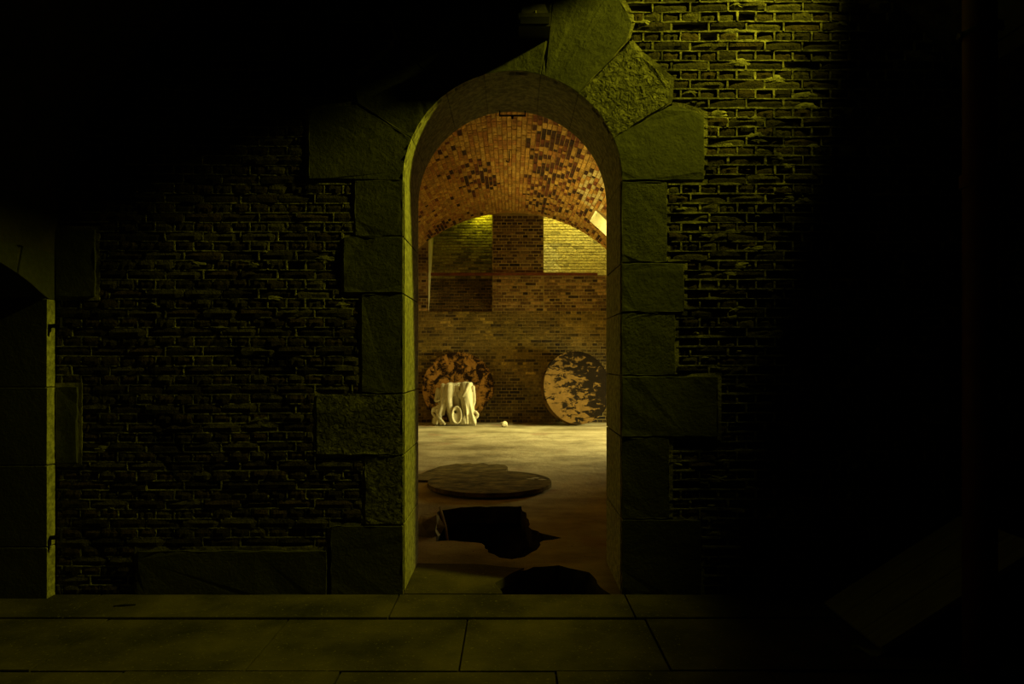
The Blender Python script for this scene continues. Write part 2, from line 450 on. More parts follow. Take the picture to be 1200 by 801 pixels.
for k in range(nc):
    z = (k+0.5)*PITCH
    kind = 's' if k % 2 else 'h'
    pitch = (LXS if kind == 's' else LXH) + 0.011
    off = (0.055 if (k//2) % 2 else 0.165) if kind == 's' else 0.0
    for a, b in free_intervals(z, PITCH):
        x = math.floor((a-off)/pitch)*pitch + off
        while x < b:
            # courses are not pure: now and then another size of brick is set
            L = pitch
            x0, x1 = max(x + random.uniform(-0.008, 0.008), a), min(x+L, b)
            if x1-x0 > 0.035:
                cx = (x0+x1)/2; wdt = x1-x0-0.011
                r = ruin(cx, z)
                y = YW + random.uniform(-0.003, 0.003) + r*random.uniform(0.0, 0.009)
                if r > 0.5 and random.random() < 0.07: y += 0.018
                kd = 's' if wdt > 0.15 else 'h'
                y += bulge(cx, z)
                placed.append((cx, y, z + wave(cx, z) + random.uniform(-0.002, 0.002), wdt/(LXS if kd == 's' else LXH), random.uniform(-0.012, 0.012), kd, random.randrange(9), random.gauss(0, 0.03*(0.5+r)), random.gauss(0, 0.09*(0.5+r))))
                heads.append((x1, z + wave(x1, z), r))
            x += L
def score(b):
    x, y, z = b[0], b[1], b[2]
    s = min(math.hypot(x-1.05, z-2.95)*1.25, math.hypot((x+1.35)*0.8, z-1.65))
    if b[5] == 'h': s += 0.12
    q = 420 - (z-CAM_H)*200
    if q < 2 or q > 700: s += 9
    return s
order = sorted(range(len(placed)), key=lambda i: score(placed[i]))
single = set(order[:300])
mv, mf, mt = [], [], []
for i, (x, y, z, sx, rot, kd, k, tz, tx) in enumerate(placed):
    v, f, tint, me = shapes[(kd, k)]
    if i in single:
        o = bpy.data.objects.new('brick', me); C.objects.link(o); o.parent = wall
        o.location = (x, y, z); o.rotation_euler = (tx, rot, tz); o.scale = (sx, 1, 1)
    else:
        p = v*np.array([sx, 1, 1]); p[:, 1] += tz*p[:, 0] - tx*p[:, 2]; c, s = math.cos(rot), math.sin(rot)
        p = np.stack([p[:, 0]*c + p[:, 2]*s, p[:, 1], -p[:, 0]*s + p[:, 2]*c], 1) + np.array([x, y, z])
        b = sum(len(q) for q in mv); mv.append(p)
        mf.extend([tuple(b0+b for b0 in q) for q in f])
        mt.append(np.tile(np.append(tint, 1), (len(v), 1)))
o = pd_obj('brickwork', np.concatenate(mv), mf, 'brick', wall, tint=np.concatenate(mt)); o['kind'] = 'stuff'

# mortar joints, bed joints as ragged ribbons, head joints as small lumps
jv, jf = [], []
def ribbon(pts):      # list of (x, z, half height, y front)
    b = len(jv)
    for x, z, h, yf in pts:
        jv.extend([(x, YW+0.035, z+h), (x, yf, z+h*0.6), (x, yf, z-h*0.6), (x, YW+0.035, z-h)])
    for i in range(len(pts)-1):
        for q in range(3):
            a = b+i*4+q; jf.append((a, a+1, a+5, a+4))
for k in range(1, nc+1):
    z = k*PITCH
    for a, b in free_intervals(z, PITCH*0.5):
        n = max(2, int((b-a)/0.02)); pts = []
        for i in range(n+1):
            x = a+(b-a)*i/n; r = ruin(x, z)
            lump = mnoise.noise(Vector((x*9, z*9, 1.0)))
            fine = mnoise.noise(Vector((x*33, z*33, 5.0)))
            h = 0.0058 + 0.0030*fine + r*(0.007*lump + 0.003*max(0, lump) + 0.002*mnoise.noise(Vector((x*2.2, z*2.2, 8.0))))
            h = max(0.0012, h)
            yf = YW + 0.0035 - r*0.003 + 0.004*fine - 0.005*lump*r + bulge(x, z)
            pts.append((x, z + wave(x, z) + 0.0015*lump, h, yf))
        ribbon(pts)
for x, z, r in heads:
    h = PITCH/2
    wv = [random.uniform(0.004, 0.008) + r*random.uniform(0, 0.006) for _ in range(4)]
    b = len(jv)
    for j in range(4):
        zz = z - h + 2*h*j/3; yf = YW + 0.004 - r*0.003 + random.uniform(-0.003, 0.003) + bulge(x, z)
        jv.extend([(x-wv[j], YW+0.035, zz), (x-wv[j]*0.6, yf, zz), (x+wv[j]*0.6, yf, zz), (x+wv[j], YW+0.035, zz)])
    for j in range(3):
        for q in range(3):
            a = b+j*4+q; jf.append((a, a+1, a+5, a+4))
for k in range(900):                                       # smears of mortar over worn bricks
    x, z = random.uniform(XL, XR), random.uniform(0.2, 4.0)
    r = ruin(x, z)
    if random.random() > r*0.55 + 0.03: continue
    if not any(a+0.03 < x < b-0.03 for a, b in free_intervals(z, PITCH)): continue
    R_ = random.uniform(0.012, 0.055); b = len(jv); n_ = 11; bl = bulge(x, z)
    jv.append((x, YW + bl - random.uniform(-0.001, 0.004), z))
    for q in range(n_):
        a = 2*PI*q/n_; rr = R_*random.uniform(0.5, 1.2); jv.append((x+rr*0.7*math.cos(a)*1.4, YW + bl + random.uniform(-0.001, 0.004), z+rr*0.7*0.55*math.sin(a)))
    for q in range(n_):
        a = 2*PI*q/n_; rr = R_*random.uniform(0.7, 1.5); jv.append((x+rr*math.cos(a)*1.4, YW+0.014+bl, z+rr*0.6*math.sin(a)))
    for q in range(n_):
        q2 = (q+1) % n_
        jf.append((b, b+1+q, b+1+q2)); jf.append((b+1+q, b+1+n_+q, b+1+n_+q2, b+1+q2))
o = pd_obj('mortar_joints', jv, jf, 'mortar', wall); o['kind'] = 'stuff'

# ------------------------------------------------------------------ the near hall: side walls, vault, paving
YB = -2.5
# left side wall with the arched opening that starts just short of the corner
oy1, oy0, osp, oap = 3.927, 2.60, 1.73, 1.93
def oz(y): return osp + (oap-osp)*(1-((y-(oy0+oy1)/2)/((oy1-oy0)/2))**2)
ys = np.linspace(oy1, oy0, 13)
g = 0.012
poly = [(YW, -0.05), (YW, 2.05), (YB, 2.05), (YB, -0.05), (oy0-g, -0.05)] + [(y, oz(y)+g) for y in ys[::-1]] + [(oy1+g, -0.05)]
bm = fill_with_holes([poly])
ret = bmesh.ops.extrude_face_region(bm, geom=list(bm.faces))
for q in ret['geom']:
    if isinstance(q, bmesh.types.BMVert): q.co.z = 1.0
for v in bm.verts: v.co = Vector((XL-0.012-0.55*v.co.z, v.co.x, v.co.y))
bmesh.ops.recalc_face_normals(bm, faces=bm.faces)
wl = struct(bm_obj('wall_left', bm, 'mortar'))
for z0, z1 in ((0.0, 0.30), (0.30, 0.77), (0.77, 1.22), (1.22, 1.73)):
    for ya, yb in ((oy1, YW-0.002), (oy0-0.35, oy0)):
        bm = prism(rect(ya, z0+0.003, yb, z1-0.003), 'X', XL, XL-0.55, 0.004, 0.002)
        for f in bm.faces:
            if abs(f.normal.y) > 0.6: f.material_index = 1  # shade painted on the reveal sides; the strip is coloured paler as lit
        o = bm_obj('stone', bm, 'stone_strip_lit', wl); o.data.materials.append(M['stone_dark'])
for ya, yb, top in ((oy1+0.07, 3.70, 2.05), (3.695, 3.12, 2.05), (3.115, 2.53, 2.05)):
    ya_ = min(ya, YW-0.002)
    lo = [(y, oz(min(max(y, oy0), oy1))) for y in np.linspace(yb, ya_, 6)]
    bm_obj('stone', prism(lo + [(ya_, top), (yb+0.05, top)], 'X', XL, XL-0.55, 0.005, 0.002), 'stone_smooth', wl)
bm = bmesh.new(); box(bm, XL-0.80, 2.3, -0.05, XL-0.57, YW, 2.3); struct(bm_obj('wall_recess', bm, 'stone_dark'))
# right side wall
bm = bmesh.new(); box(bm, XR, YB, -0.05, XR+0.3, YW+0.02, 2.05); wr = struct(bm_obj('wall_right', bm, 'stone_dark'))
bm = bmesh.new(); box(bm, XL-0.3, YB-0.3, -0.05, XR+0.3, YB, 4.6); struct(bm_obj('wall_behind', bm, 'stone_dark'))
# near vault with its hatch
nv = bmesh.new(); angs = sorted(list(np.linspace(0, PI, 61)) + [math.acos((1.33-VC[0])/VA), math.acos((2.62-VC[0])/VA)]); yv = [YB, 0, 1.5, 2.52, 3.94, YW+0.02]
grid = [[nv.verts.new((VC[0]+VA*math.cos(a), y, VC[1]+VB*math.sin(a))) for y in yv] for a in angs]
for i in range(len(angs)-1):
    xm = VC[0]+VA*math.cos((angs[i]+angs[i+1])/2)
    for j in range(len(yv)-1):
        if yv[j] == 2.52 and 1.33 < xm < 2.62 and angs[i] < PI/2: continue
        nv.faces.new((grid[i][j], grid[i][j+1], grid[i+1][j+1], grid[i+1][j]))
t = NT('vault_brick_texture')
t.bump(t.noise(20, 5), 0.6, 0.02)
M['near_vault'] = t.out(t.ramp(t.noise(5, 5), [(0.3, (0.05, 0.045, 0.03)), (0.7, (0.10, 0.09, 0.06))]), 0.95)
nvo = struct(bm_obj('ceiling', nv, 'near_vault'))
bm = bmesh.new()      # sides of the hatch shaft
box(bm, 1.21, 2.48, near_vault_z(1.33), 1.33, 3.98, 5.1); box(bm, 2.62, 2.48, 3.1, 2.74, 3.98, 5.1); box(bm, 1.35, 2.40, 3.95, 2.62, 2.51, 5.1); box(bm, 1.35, 3.94, 4.0, 2.62, 4.02, 5.1)
bm_obj('hatch_shaft', bm, 'stone_dark', nvo)
# visible bricks of the near vault close to the doorway wall on the right (only there is it lit at all)
def chamfer_box(c, ex, ey, ez, lx, ly, d, rec, vs, fs, inset=0.08):
    """brick with face lx * ly on plane (ex, ey) at centre c, body running along -ez"""
    b = len(vs)
    for (sx, sy) in ((-1, -1), (1, -1), (1, 1), (-1, 1)): vs.append(c + ex*(sx*lx/2) + ey*(sy*ly/2) - ez*d)
    for (sx, sy) in ((-1, -1), (1, -1), (1, 1), (-1, 1)): vs.append(c + ex*(sx*lx/2) + ey*(sy*ly/2) - ez*(0.006+rec))
    for (sx, sy) in ((-1, -1), (1, -1), (1, 1), (-1, 1)): vs.append(c + ex*(sx*(lx/2-0.006)) + ey*(sy*(ly/2-0.006)) - ez*rec)
    for q in range(4):
        r_ = (q+1) % 4
        fs.append((b+q, b+r_, b+4+r_, b+4+q)); fs.append((b+4+q, b+4+r_, b+8+r_, b+8+q))
    fs.append((b+8, b+9, b+10, b+11))
vs, fs, ts = [], [], []
s_arc = 0.0
for i in range(46):
    a = math.radians(8 + i*1.45)
    x, z = VC[0]+VA*math.cos(a), VC[1]+VB*math.sin(a)
    nrm = Vector((-math.cos(a)*VB, 0, -math.sin(a)*VA)).normalized(); tan = Vector((-math.sin(a)*VA, 0, math.cos(a)*VB)).normalized()
    for j in range(12):
        y = 3.99 - 0.11 - j*0.22 - (0.11 if i % 2 else 0)
        if 2.5 < y+0.12 and y-0.12 < 3.97 and 1.30 < x < 2.68: continue
        n0 = len(vs)
        chamfer_box(Vector((x, y, z)) + nrm*0.015, Vector((0, 1, 0)), tan, nrm, 0.208, 0.055, 0.05, random.uniform(0, 0.008), vs, fs)
        ts += [np.append(brick_tint(rng), 1)]*(len(vs)-n0)
o = pd_obj('brickwork', vs, fs, 'brick', nvo, tint=ts); o['kind'] = 'stuff'

# paving
bm = bmesh.new(); box(bm, XL-0.9, YB, -0.25, XR+0.1, YW, -0.02)
fl = struct(bm_obj('floor', bm, 'earth'))
jx = [-3.6, -3.10, -2.146, -1.19, -0.237, 0.708, 1.66, 2.61, 3.03]
rows = [(3.645, YW+0.0, [-3.6, -2.4, -0.66, 0.66, 2.1, 3.03])]
yb = 3.636
off = 0
while yb > 0.4:
    rows.append((yb-0.60, yb, [v+off for v in jx])); yb -= 0.609; off = 0.43 if off == 0 else 0
for y0, y1, xs in rows:
    for a, b in zip(xs, xs[1:]):
        a2, b2 = max(a, -3.6), min(b, 3.02)
        if b2-a2 < 0.06: continue
        dz = 0.006 if y1 > 3.9 else random.choice([-0.002, 0.002])
        bm = prism(rect(a2+0.004, y0+0.003, b2-0.004, y1-0.003), 'Z', dz, -0.06, 0.004)
        bm_obj('slab', bm, 'paving', fl)

# ------------------------------------------------------------------ the far hall
YF = 14.8
FC, FR = (0.0, 1.496), 3.03
# floor with its broken pit
def G(px, py):
    Y = F_PX*CAM_H/(py-HORIZON); return ((px-600)/F_PX*Y, Y)
def ragged(pts, n=5, amp=0.02, is_open=False):
    res = []
    for i, p in enumerate(pts):
        if is_open and i == len(pts)-1: res.append(p); break
        q = pts[(i+1) % len(pts)]
        m = max(1, min(n, int(math.hypot(q[0]-p[0], q[1]-p[1])/0.06)))
        for k in range(m):
            t_ = k/m; res.append((p[0]+(q[0]-p[0])*t_ + (random.uniform(-amp, amp) if k else 0), p[1]+(q[1]-p[1])*t_ + (random.uniform(-amp, amp) if k else 0)))
    return res
hole1 = ragged([G(*q) for q in ((515, 598), (540, 594), (580, 593), (611, 593), (617, 606), (623, 620), (641, 626), (658, 630), (637, 633), (629, 644),
                                (615, 652), (600, 655), (585, 653), (572, 647), (568, 639), (555, 635), (530, 633), (511, 634), (511, 622), (513, 608))])
x_in = 0.655
outer = [(-x_in, YW), (-0.10, YW)] + ragged([G(586, 695), G(577, 685), G(600, 672), G(625, 664), G(655, 662), G(690, 670), G(704, 688), (0.59, YW+0.001)], 4, 0.012, True)
outer = [p for p in outer if p[1] >= YW] + [(x_in, YW), (x_in, YW+DEPTH-0.02), (FR+0.02, YW+DEPTH-0.02), (FR+0.02, YF+1.3), (-FR-0.02, YF+1.3), (-FR-0.02, YW+DEPTH-0.02), (-x_in, YW+DEPTH-0.02)]
bm = fill_with_holes([outer, hole1])
bd = [e for e in bm.edges if len(e.link_faces) == 1]
top_faces = set(bm.faces)
ret = bmesh.ops.extrude_edge_only(bm, edges=bd)
for q in ret['geom']:
    if isinstance(q, bmesh.types.BMVert):
        q.co.z = -0.16; q.co.x += random.uniform(-0.02, 0.02); q.co.y += random.uniform(-0.02, 0.03)
bmesh.ops.recalc_face_normals(bm, faces=bm.faces)
for f in bm.faces:
    if f not in top_faces: f.material_index = 1
ff = struct(bm_obj('floor_far', bm, 'concrete')); ff.data.materials.append(M['earth'])
# earth under the slab, dug out at the pit
bm = bmesh.new(); n1, n2 = 44, 48
gv = []
for j in range(n2):
    row = []
    for i in range(n1):
        x = -1.6 + 3.2*i/(n1-1); y = YW - 0.02 + 3.2*j/(n2-1)
        d = mnoise.noise(Vector((x*3, y*3, 0)))*0.06 + mnoise.noise(Vector((x*11, y*11, 2)))*0.03
        cx, cy = (x+0.30)/0.75, (y-5.75)/0.75
        pit = max(0.0, 1-(cx*cx+cy*cy))
        z = -0.20 - 0.55*min(1, pit*1.6) + d
        if x > -0.1 and y < 4.7: z -= 0.08
        row.append(bm.verts.new((x, y, min(z, -0.17))))
    gv.append(row)
for j in range(n2-1):
    for i in range(n1-1): bm.faces.new((gv[j][i], gv[j][i+1], gv[j+1][i+1], gv[j+1][i]))
bm_obj('earth_fill', bm, 'earth', ff, True)

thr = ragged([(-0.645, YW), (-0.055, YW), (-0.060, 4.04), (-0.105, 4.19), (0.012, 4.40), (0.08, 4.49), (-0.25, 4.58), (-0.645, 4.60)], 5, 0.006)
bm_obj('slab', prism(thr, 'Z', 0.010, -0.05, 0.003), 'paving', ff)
# far vault: mortar shell, then its bricks
HA0, HA1, HY0, HY1 = math.radians(36), math.radians(59.5), 12.55, 13.50     # hatch: angle from horizontal, distance
vb = bmesh.new(); n = 72; ylist = [YW+DEPTH, HY0, HY1, YF+0.02]
angs = sorted(set(list(np.linspace(0, PI, n)) + [HA0, HA1]))
gr = [[vb.verts.new((FC[0]+(FR+0.019)*math.cos(a), y, FC[1]+(FR+0.019)*math.sin(a))) for y in ylist] for a in angs]
for i in range(len(angs)-1):
    am = (angs[i]+angs[i+1])/2
    for j in range(3):
        if j == 1 and HA0 < am < HA1: continue
        vb.faces.new((gr[i][j], gr[i][j+1], gr[i+1][j+1], gr[i+1][j]))
# thickness at the far end of the vault
for i in range(len(angs)-1):
    q = [gr[i][3], gr[i+1][3]]
    e0 = vb.verts.new((FC[0]+(FR+0.30)*math.cos(angs[i]), YF+0.02, FC[1]+(FR+0.30)*math.sin(angs[i])))
    e1 = vb.verts.new((FC[0]+(FR+0.30)*math.cos(angs[i+1]), YF+0.02, FC[1]+(FR+0.30)*math.sin(angs[i+1])))
    vb.faces.new((q[0], e0, e1, q[1]))
fv = struct(bm_obj('ceiling_far', vb, 'vault_mortar'))
vs, fs, ts = [], [], []
AP = 0.068
nco = int(PI*FR/AP)
for i in range(nco):
    a = (i+0.5)*AP/FR
    if not (math.radians(3) < a < math.radians(177)): continue
    nrm = Vector((-math.cos(a), 0, -math.sin(a))); tan = Vector((-math.sin(a), 0, math.cos(a)))
    x, z = FC[0]+FR*math.cos(a), FC[1]+FR*math.sin(a)
    y = YF - 0.02 - (0.115 if i % 2 else 0.0)
    while y > 8.3:
        L = 0.225 if random.random() < 0.7 else 0.113
        yc = y - L/2; y -= L
        if HA0-0.012 < a < HA1+0.012 and HY0-L/2 < yc < HY1+L/2: continue
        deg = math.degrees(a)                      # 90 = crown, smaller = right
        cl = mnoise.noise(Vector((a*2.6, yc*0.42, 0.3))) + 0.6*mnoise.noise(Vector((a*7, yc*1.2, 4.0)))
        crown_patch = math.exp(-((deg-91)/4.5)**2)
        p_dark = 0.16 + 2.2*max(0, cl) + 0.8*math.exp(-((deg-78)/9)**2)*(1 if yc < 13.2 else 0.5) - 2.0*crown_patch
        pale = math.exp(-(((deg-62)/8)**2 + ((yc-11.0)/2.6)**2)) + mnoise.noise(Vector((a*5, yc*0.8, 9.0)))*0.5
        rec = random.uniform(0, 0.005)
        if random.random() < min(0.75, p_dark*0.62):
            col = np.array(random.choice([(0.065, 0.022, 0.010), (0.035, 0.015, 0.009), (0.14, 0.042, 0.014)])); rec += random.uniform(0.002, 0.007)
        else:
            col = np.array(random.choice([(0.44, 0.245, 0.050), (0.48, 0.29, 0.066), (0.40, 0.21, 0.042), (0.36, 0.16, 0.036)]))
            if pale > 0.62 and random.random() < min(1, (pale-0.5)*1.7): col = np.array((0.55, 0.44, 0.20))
        col = col*random.uniform(0.8, 1.2)
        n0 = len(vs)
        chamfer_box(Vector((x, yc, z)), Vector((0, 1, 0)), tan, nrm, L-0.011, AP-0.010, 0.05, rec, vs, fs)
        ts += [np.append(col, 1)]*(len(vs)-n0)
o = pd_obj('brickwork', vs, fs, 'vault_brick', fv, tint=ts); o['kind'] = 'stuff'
# hatch shaft in the far vault
def VP(a, y, r): return Vector((FC[0]+r*math.cos(a), y, FC[1]+r*math.sin(a)))
dr = Vector((math.cos((HA0+HA1)/2), 0, math.sin((HA0+HA1)/2)))
bm = bmesh.new()
cs = [VP(HA0, HY0, FR), VP(HA1, HY0, FR), VP(HA1, HY1, FR), VP(HA0, HY1, FR)]
lo = [bm.verts.new(c) for c in cs]; hi = [bm.verts.new(c + dr*2.0) for c in cs]
for q in range(4): bm.faces.new((lo[q], lo[(q+1) % 4], hi[(q+1) % 4], hi[q]))
bm_obj('hatch_shaft', bm, 'limewash', fv)

# far side walls; the right one has the opening the daylight comes in by
bm = bmesh.new(); box(bm, -FR-0.4, YW+DEPTH, -0.1, -FR, 10.0, FC[1]+0.05); box(bm, -FR-0.4, 12.8, -0.1, -FR, YF+1.4, FC[1]+0.05); box(bm, -FR-0.4, 10.0, -0.1, -FR, 12.8, 0.0)  # gap in this wall is made up to let the added left light in
struct(bm_obj('wall_far_left', bm, 'far_mortar'))
bm = bmesh.new()
box(bm, FR, YW+DEPTH, -0.1, FR+0.4, 10.6, FC[1]+0.05)
box(bm, FR, 14.2, -0.1, FR+0.4, YF+1.4, FC[1]+0.05)
box(bm, FR, 10.6, -0.1, FR+0.4, 14.2, 0.0)
wfr = struct(bm_obj('wall_far_right', bm, 'far_mortar'))

# far end wall: lower wall, pier between two niches, niche backs, light wells
XN0 = (502-600)/54.054; XP0 = (577-600)/54.054; XP1 = (637-600)/54.054; XN1 = 2.45
def ZF(py): return CAM_H + (HORIZON-py)/F_PX*YF
ZS, ZBAR = ZF(365), ZF(322)
bm = bmesh.new()
box(bm, -FR-0.4, YF+0.014, -0.1, FR+0.4, YF+1.5, ZS)                       # lower wall
box(bm, XP0, YF+0.014, ZS, XP1, YF+1.5, 6.6)                               # pier
box(bm, -FR-0.4, YF+0.014, ZS, XN0, YF+1.5, 6.6)
box(bm, XN1, YF+0.014, ZS, FR+0.4, YF+1.5, 6.6)
box(bm, XP1, YF+0.014, ZS, XN1, YF+1.5, ZBAR)                              # infill of the right niche
wf = struct(bm_obj('wall_far_end', bm, 'far_mortar'))
# sloping back of the left niche, back of the right niche
def niche_back(x0, x1, z0, y0, z1, y1, mat):
    bm = bmesh.new(); nn = 16; g_ = []
    for j in range(nn+1):
        t_ = j/nn
        g_.append([bm.verts.new((x0+(x1-x0)*i/nn, y0+(y1-y0)*t_ + 0.012*mnoise.noise(Vector((i*0.9, j*0.9, x0))), z0+(z1-z0)*t_)) for i in range(nn+1)])
    for j in range(nn):
        for i in range(nn): bm.faces.new((g_[j][i], g_[j][i+1], g_[j+1][i+1], g_[j+1][i]))
    bm_obj('niche_back', bm, mat, wf)
niche_back(XN0-0.01, XP0+0.01, ZS, YF+0.05, 6.6, YF+2.15, 'far_mortar')
niche_back(XP1-0.01, XN1+0.01, ZBAR, YF+0.45, 6.6, YF+1.7, 'limewash')
bm = bmesh.new()      # masonry closing the wells towards the hall, above the vault
box(bm, -FR-0.3, YF-0.25, FC[1]+FR+0.14, FR+0.3, YF+0.03, 6.7); bm_obj('well_front', bm, 'far_mortar', wf)

vs, fs, ts = [], [], []
def far_bricks(x0, x1, z0, z1, yfun, colfun, only=None, pz=0.069, px_=0.232, gap=0.013):
    k0 = int(math.floor(z0/pz)); k1 = int(math.ceil(z1/pz))
    for k in range(k0, k1):
        z = (k+0.5)*pz
        if z-pz/2 < z0-0.01 or z+pz/2 > z1+0.012: continue
        hd = k % 2 == 0
        p = px_/2 if hd else px_
        o_ = 0 if hd else (0.058 if (k//2) % 2 else 0.174)
        x = math.floor((x0-o_)/p)*p+o_
        while x < x1:
            a, b = max(x, x0), min(x+p, x1); x += p
            if b-a < 0.05: continue
            cx = (a+b)/2
            if only and not only(cx, z): continue
            y, sl = yfun(z)
            ez = Vector((0, -math.cos(sl), math.sin(sl))); ey = Vector((0, math.sin(sl), math.cos(sl)))
            n0 = len(vs)
            c_, rec = colfun(cx, z)
            chamfer_box(Vector((cx, y, z)), Vector((1, 0, 0)), ey, ez, b-a-gap, pz-gap, 0.05, rec, vs, fs)
            ts.extend([np.append(c_, 1)]*(len(vs)-n0))
def col_lower(x, z):
    n_ = mnoise.noise(Vector((x*0.9, z*1.1, 0))) + 0.5*mnoise.noise(Vector((x*2.5, z*2.5, 7)))
    base = np.array((0.118, 0.078, 0.017))*(1.0+1.4*n_)
    if z > 1.2: base = base*1.15 + np.array((0.05, 0.045, 0.0))*max(0, mnoise.noise(Vector((x*0.8-2, z*0.9, 3)))+0.3)
    if random.random() < 0.14: base = base*0.35
    if random.random() < 0.10: base = base*1.8
    return np.clip(base*random.uniform(0.75, 1.25), 0.012, 0.7), random.uniform(0.0, 0.010)
def col_pier(x, z):
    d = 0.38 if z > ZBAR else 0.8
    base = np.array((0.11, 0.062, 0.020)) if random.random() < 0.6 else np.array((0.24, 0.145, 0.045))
    base = base*(0.7 if z > ZBAR + 0.2 else 1.35)  # lower bricks paler, the light on that part put into the colour
    if random.random() < 0.15: base = base*0.3
    return base*random.uniform(0.75, 1.2), random.uniform(0.002, 0.014)
def col_dark(x, z):
    base = np.array((0.10, 0.068, 0.02))
    if z > ZBAR: base = np.array((0.30, 0.26, 0.07))
    if random.random() < 0.2: base = base*0.4
    return base*random.uniform(0.7, 1.3), random.uniform(0.0, 0.012)
def in_vault(x, z): return (x-FC[0])**2 + (z-FC[1])**2 < (FR-0.01)**2
flat = lambda z: (YF, 0.0)
far_bricks(-2.6, 2.6, 0.0, ZS+0.05, flat, col_lower)
far_bricks(XP0, XP1, ZS, FC[1]+FR, flat, col_pier, in_vault)
far_bricks(-2.6, XN0, ZS, 4.2, flat, col_pier, in_vault)
far_bricks(XP1, XN1, ZS, ZBAR, flat, col_pier)
sl = math.atan2(2.10, 6.6-ZS)
far_bricks(XN0+0.005, XP0-0.005, ZS, 5.2, lambda z: (YF+0.03+(z-ZS)*2.10/(6.6-ZS), sl), col_dark)
def col_lime(x, z):
    n_ = 0.5+mnoise.noise(Vector((x*1.3, z*1.3, 2.2)))
    c_ = np.array((0.50, 0.42, 0.16))*(1-n_*0.35) + np.array((0.62, 0.58, 0.42))*max(0, n_*0.35)
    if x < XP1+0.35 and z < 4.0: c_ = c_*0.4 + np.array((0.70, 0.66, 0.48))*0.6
    if random.random() < 0.07: c_ = c_*0.55
    return c_*random.uniform(0.88, 1.1), random.uniform(0.0, 0.006)
sl2 = math.atan2(1.25, 6.6-ZBAR)
far_bricks(XP1+0.005, XN1-0.005, ZBAR, 5.2, lambda z: (YF+0.43+(z-ZBAR)*1.25/(6.6-ZBAR), sl2), col_lime, gap=0.004)
o = pd_obj('brickwork', vs, fs, 'far_brick', wf, tint=ts); o['kind'] = 'stuff'
# lit return at the left side of the left niche
bm = bmesh.new()
y_top = YF+0.05+(5.0-ZS)*2.10/(6.6-ZS)
q = [bm.verts.new(c) for c in ((XN0+0.004, YF+0.005, ZS), (XN0+0.004, YF+0.005, 5.0), (XN0+0.004, y_top+0.1, 5.0), (XN0+0.004, YF+0.08, ZS))]
bm.faces.new(q); bm_obj('niche_return', bm, 'limewash', wf)

# rusty iron angle across the end wall
xa, xb = (505-600)/54.2, (700-600)/54.2
bar = empty('iron_bar', (0, YF-0.035, ZBAR))
tag(bar, 'long rusty red iron bar across the far end wall below the niches', 'iron bar')
bm = bmesh.new(); box(bm, xa, -0.05, -0.022, xb, -0.04, 0.035); bm_obj('web', bm, 'rust', bar)
bm = bmesh.new(); box(bm, xa, -0.04, 0.025, xb, 0.03, 0.035); bm_obj('flange', bm, 'rust', bar)

# ------------------------------------------------------------------ lids, sculpture and small things
def disc_obj(name, r, thick, mat, n=64, wob=0.0, chop=None, edge_mat=None):
    """round plate: axis along local Z, face up"""
    bm = bmesh.new(); pts = []
    for k in range(n):
        a = 2*PI*k/n; rr = r*(1 + random.uniform(-wob, wob))
        p = Vector((rr*math.cos(a), rr*math.sin(a)))
        if chop: p = chop(p)
        pts.append((p.x, p.y))
    cl = []
    for p in pts:
        if not cl or math.hypot(p[0]-cl[-1][0], p[1]-cl[-1][1]) > 0.004: cl.append(p)
    bm.free()
    return prism(cl, 'Z', thick, 0.0, bevel=0.006)
def leaning_disc(px, py, rad, Yb, lean, yaw, thick, mat, label, rim=None, chop=None):
    root = empty('round_lid')
    bm = disc_obj('face', rad, thick, mat, chop=chop)
    bm_obj('plate', bm, mat, root)
    bm = bmesh.new()
    ring = [(rad*1.002*math.cos(2*PI*k/64), rad*1.002*math.sin(2*PI*k/64)) for k in range(64)]
    vs_ = []
    if rim:
        for x, y in ring:
            vs_.append([bm.verts.new((x*f_, y*f_, h_)) for f_, h_ in ((0.965, thick+0.001), (0.97, thick+0.014), (1.0, thick+0.014), (1.006, thick*0.5), (1.0, -0.002))])
        for k in range(64):
            for j in range(4): bm.faces.new((vs_[k][j], vs_[(k+1) % 64][j], vs_[(k+1) % 64][j+1], vs_[k][j+1]))
        bm_obj('rim', bm, rim, root)
    else: bm.free()
    Mx = Matrix.Rotation(yaw, 4, 'Z') @ Matrix.Rotation(PI/2 - lean, 4, 'X')
    c = P(px, py, Yb); zc = (rad)*math.cos(lean) + thick*math.sin(lean)*0.0 + 0.006
    root.matrix_world = Matrix.Translation((c.x, Yb, zc)) @ Mx
    tag(root, label, 'lid', 'round lids stored in the far hall')
    return root
random.seed(11)
def chop_left(p):
    # a flat broken edge at the lower right
    d = Vector((0.80, -0.60)); e = p.dot(d)
    if e > 0.70: p = p - d*(e-0.70)
    return p
leaning_disc(537, 452, 0.765, 14.60, math.radians(8), 0.0, 0.05, 'disc_brown', 'mottled brown round lid leaning on the end wall behind the white plaster sculpture', chop=chop_left)
leaning_disc(673, 452, 0.765, 14.33, math.radians(9), math.radians(20), 0.17, 'disc_peeling', 'thick round lid with peeling pale and black face leaning at the right jamb', rim=None)
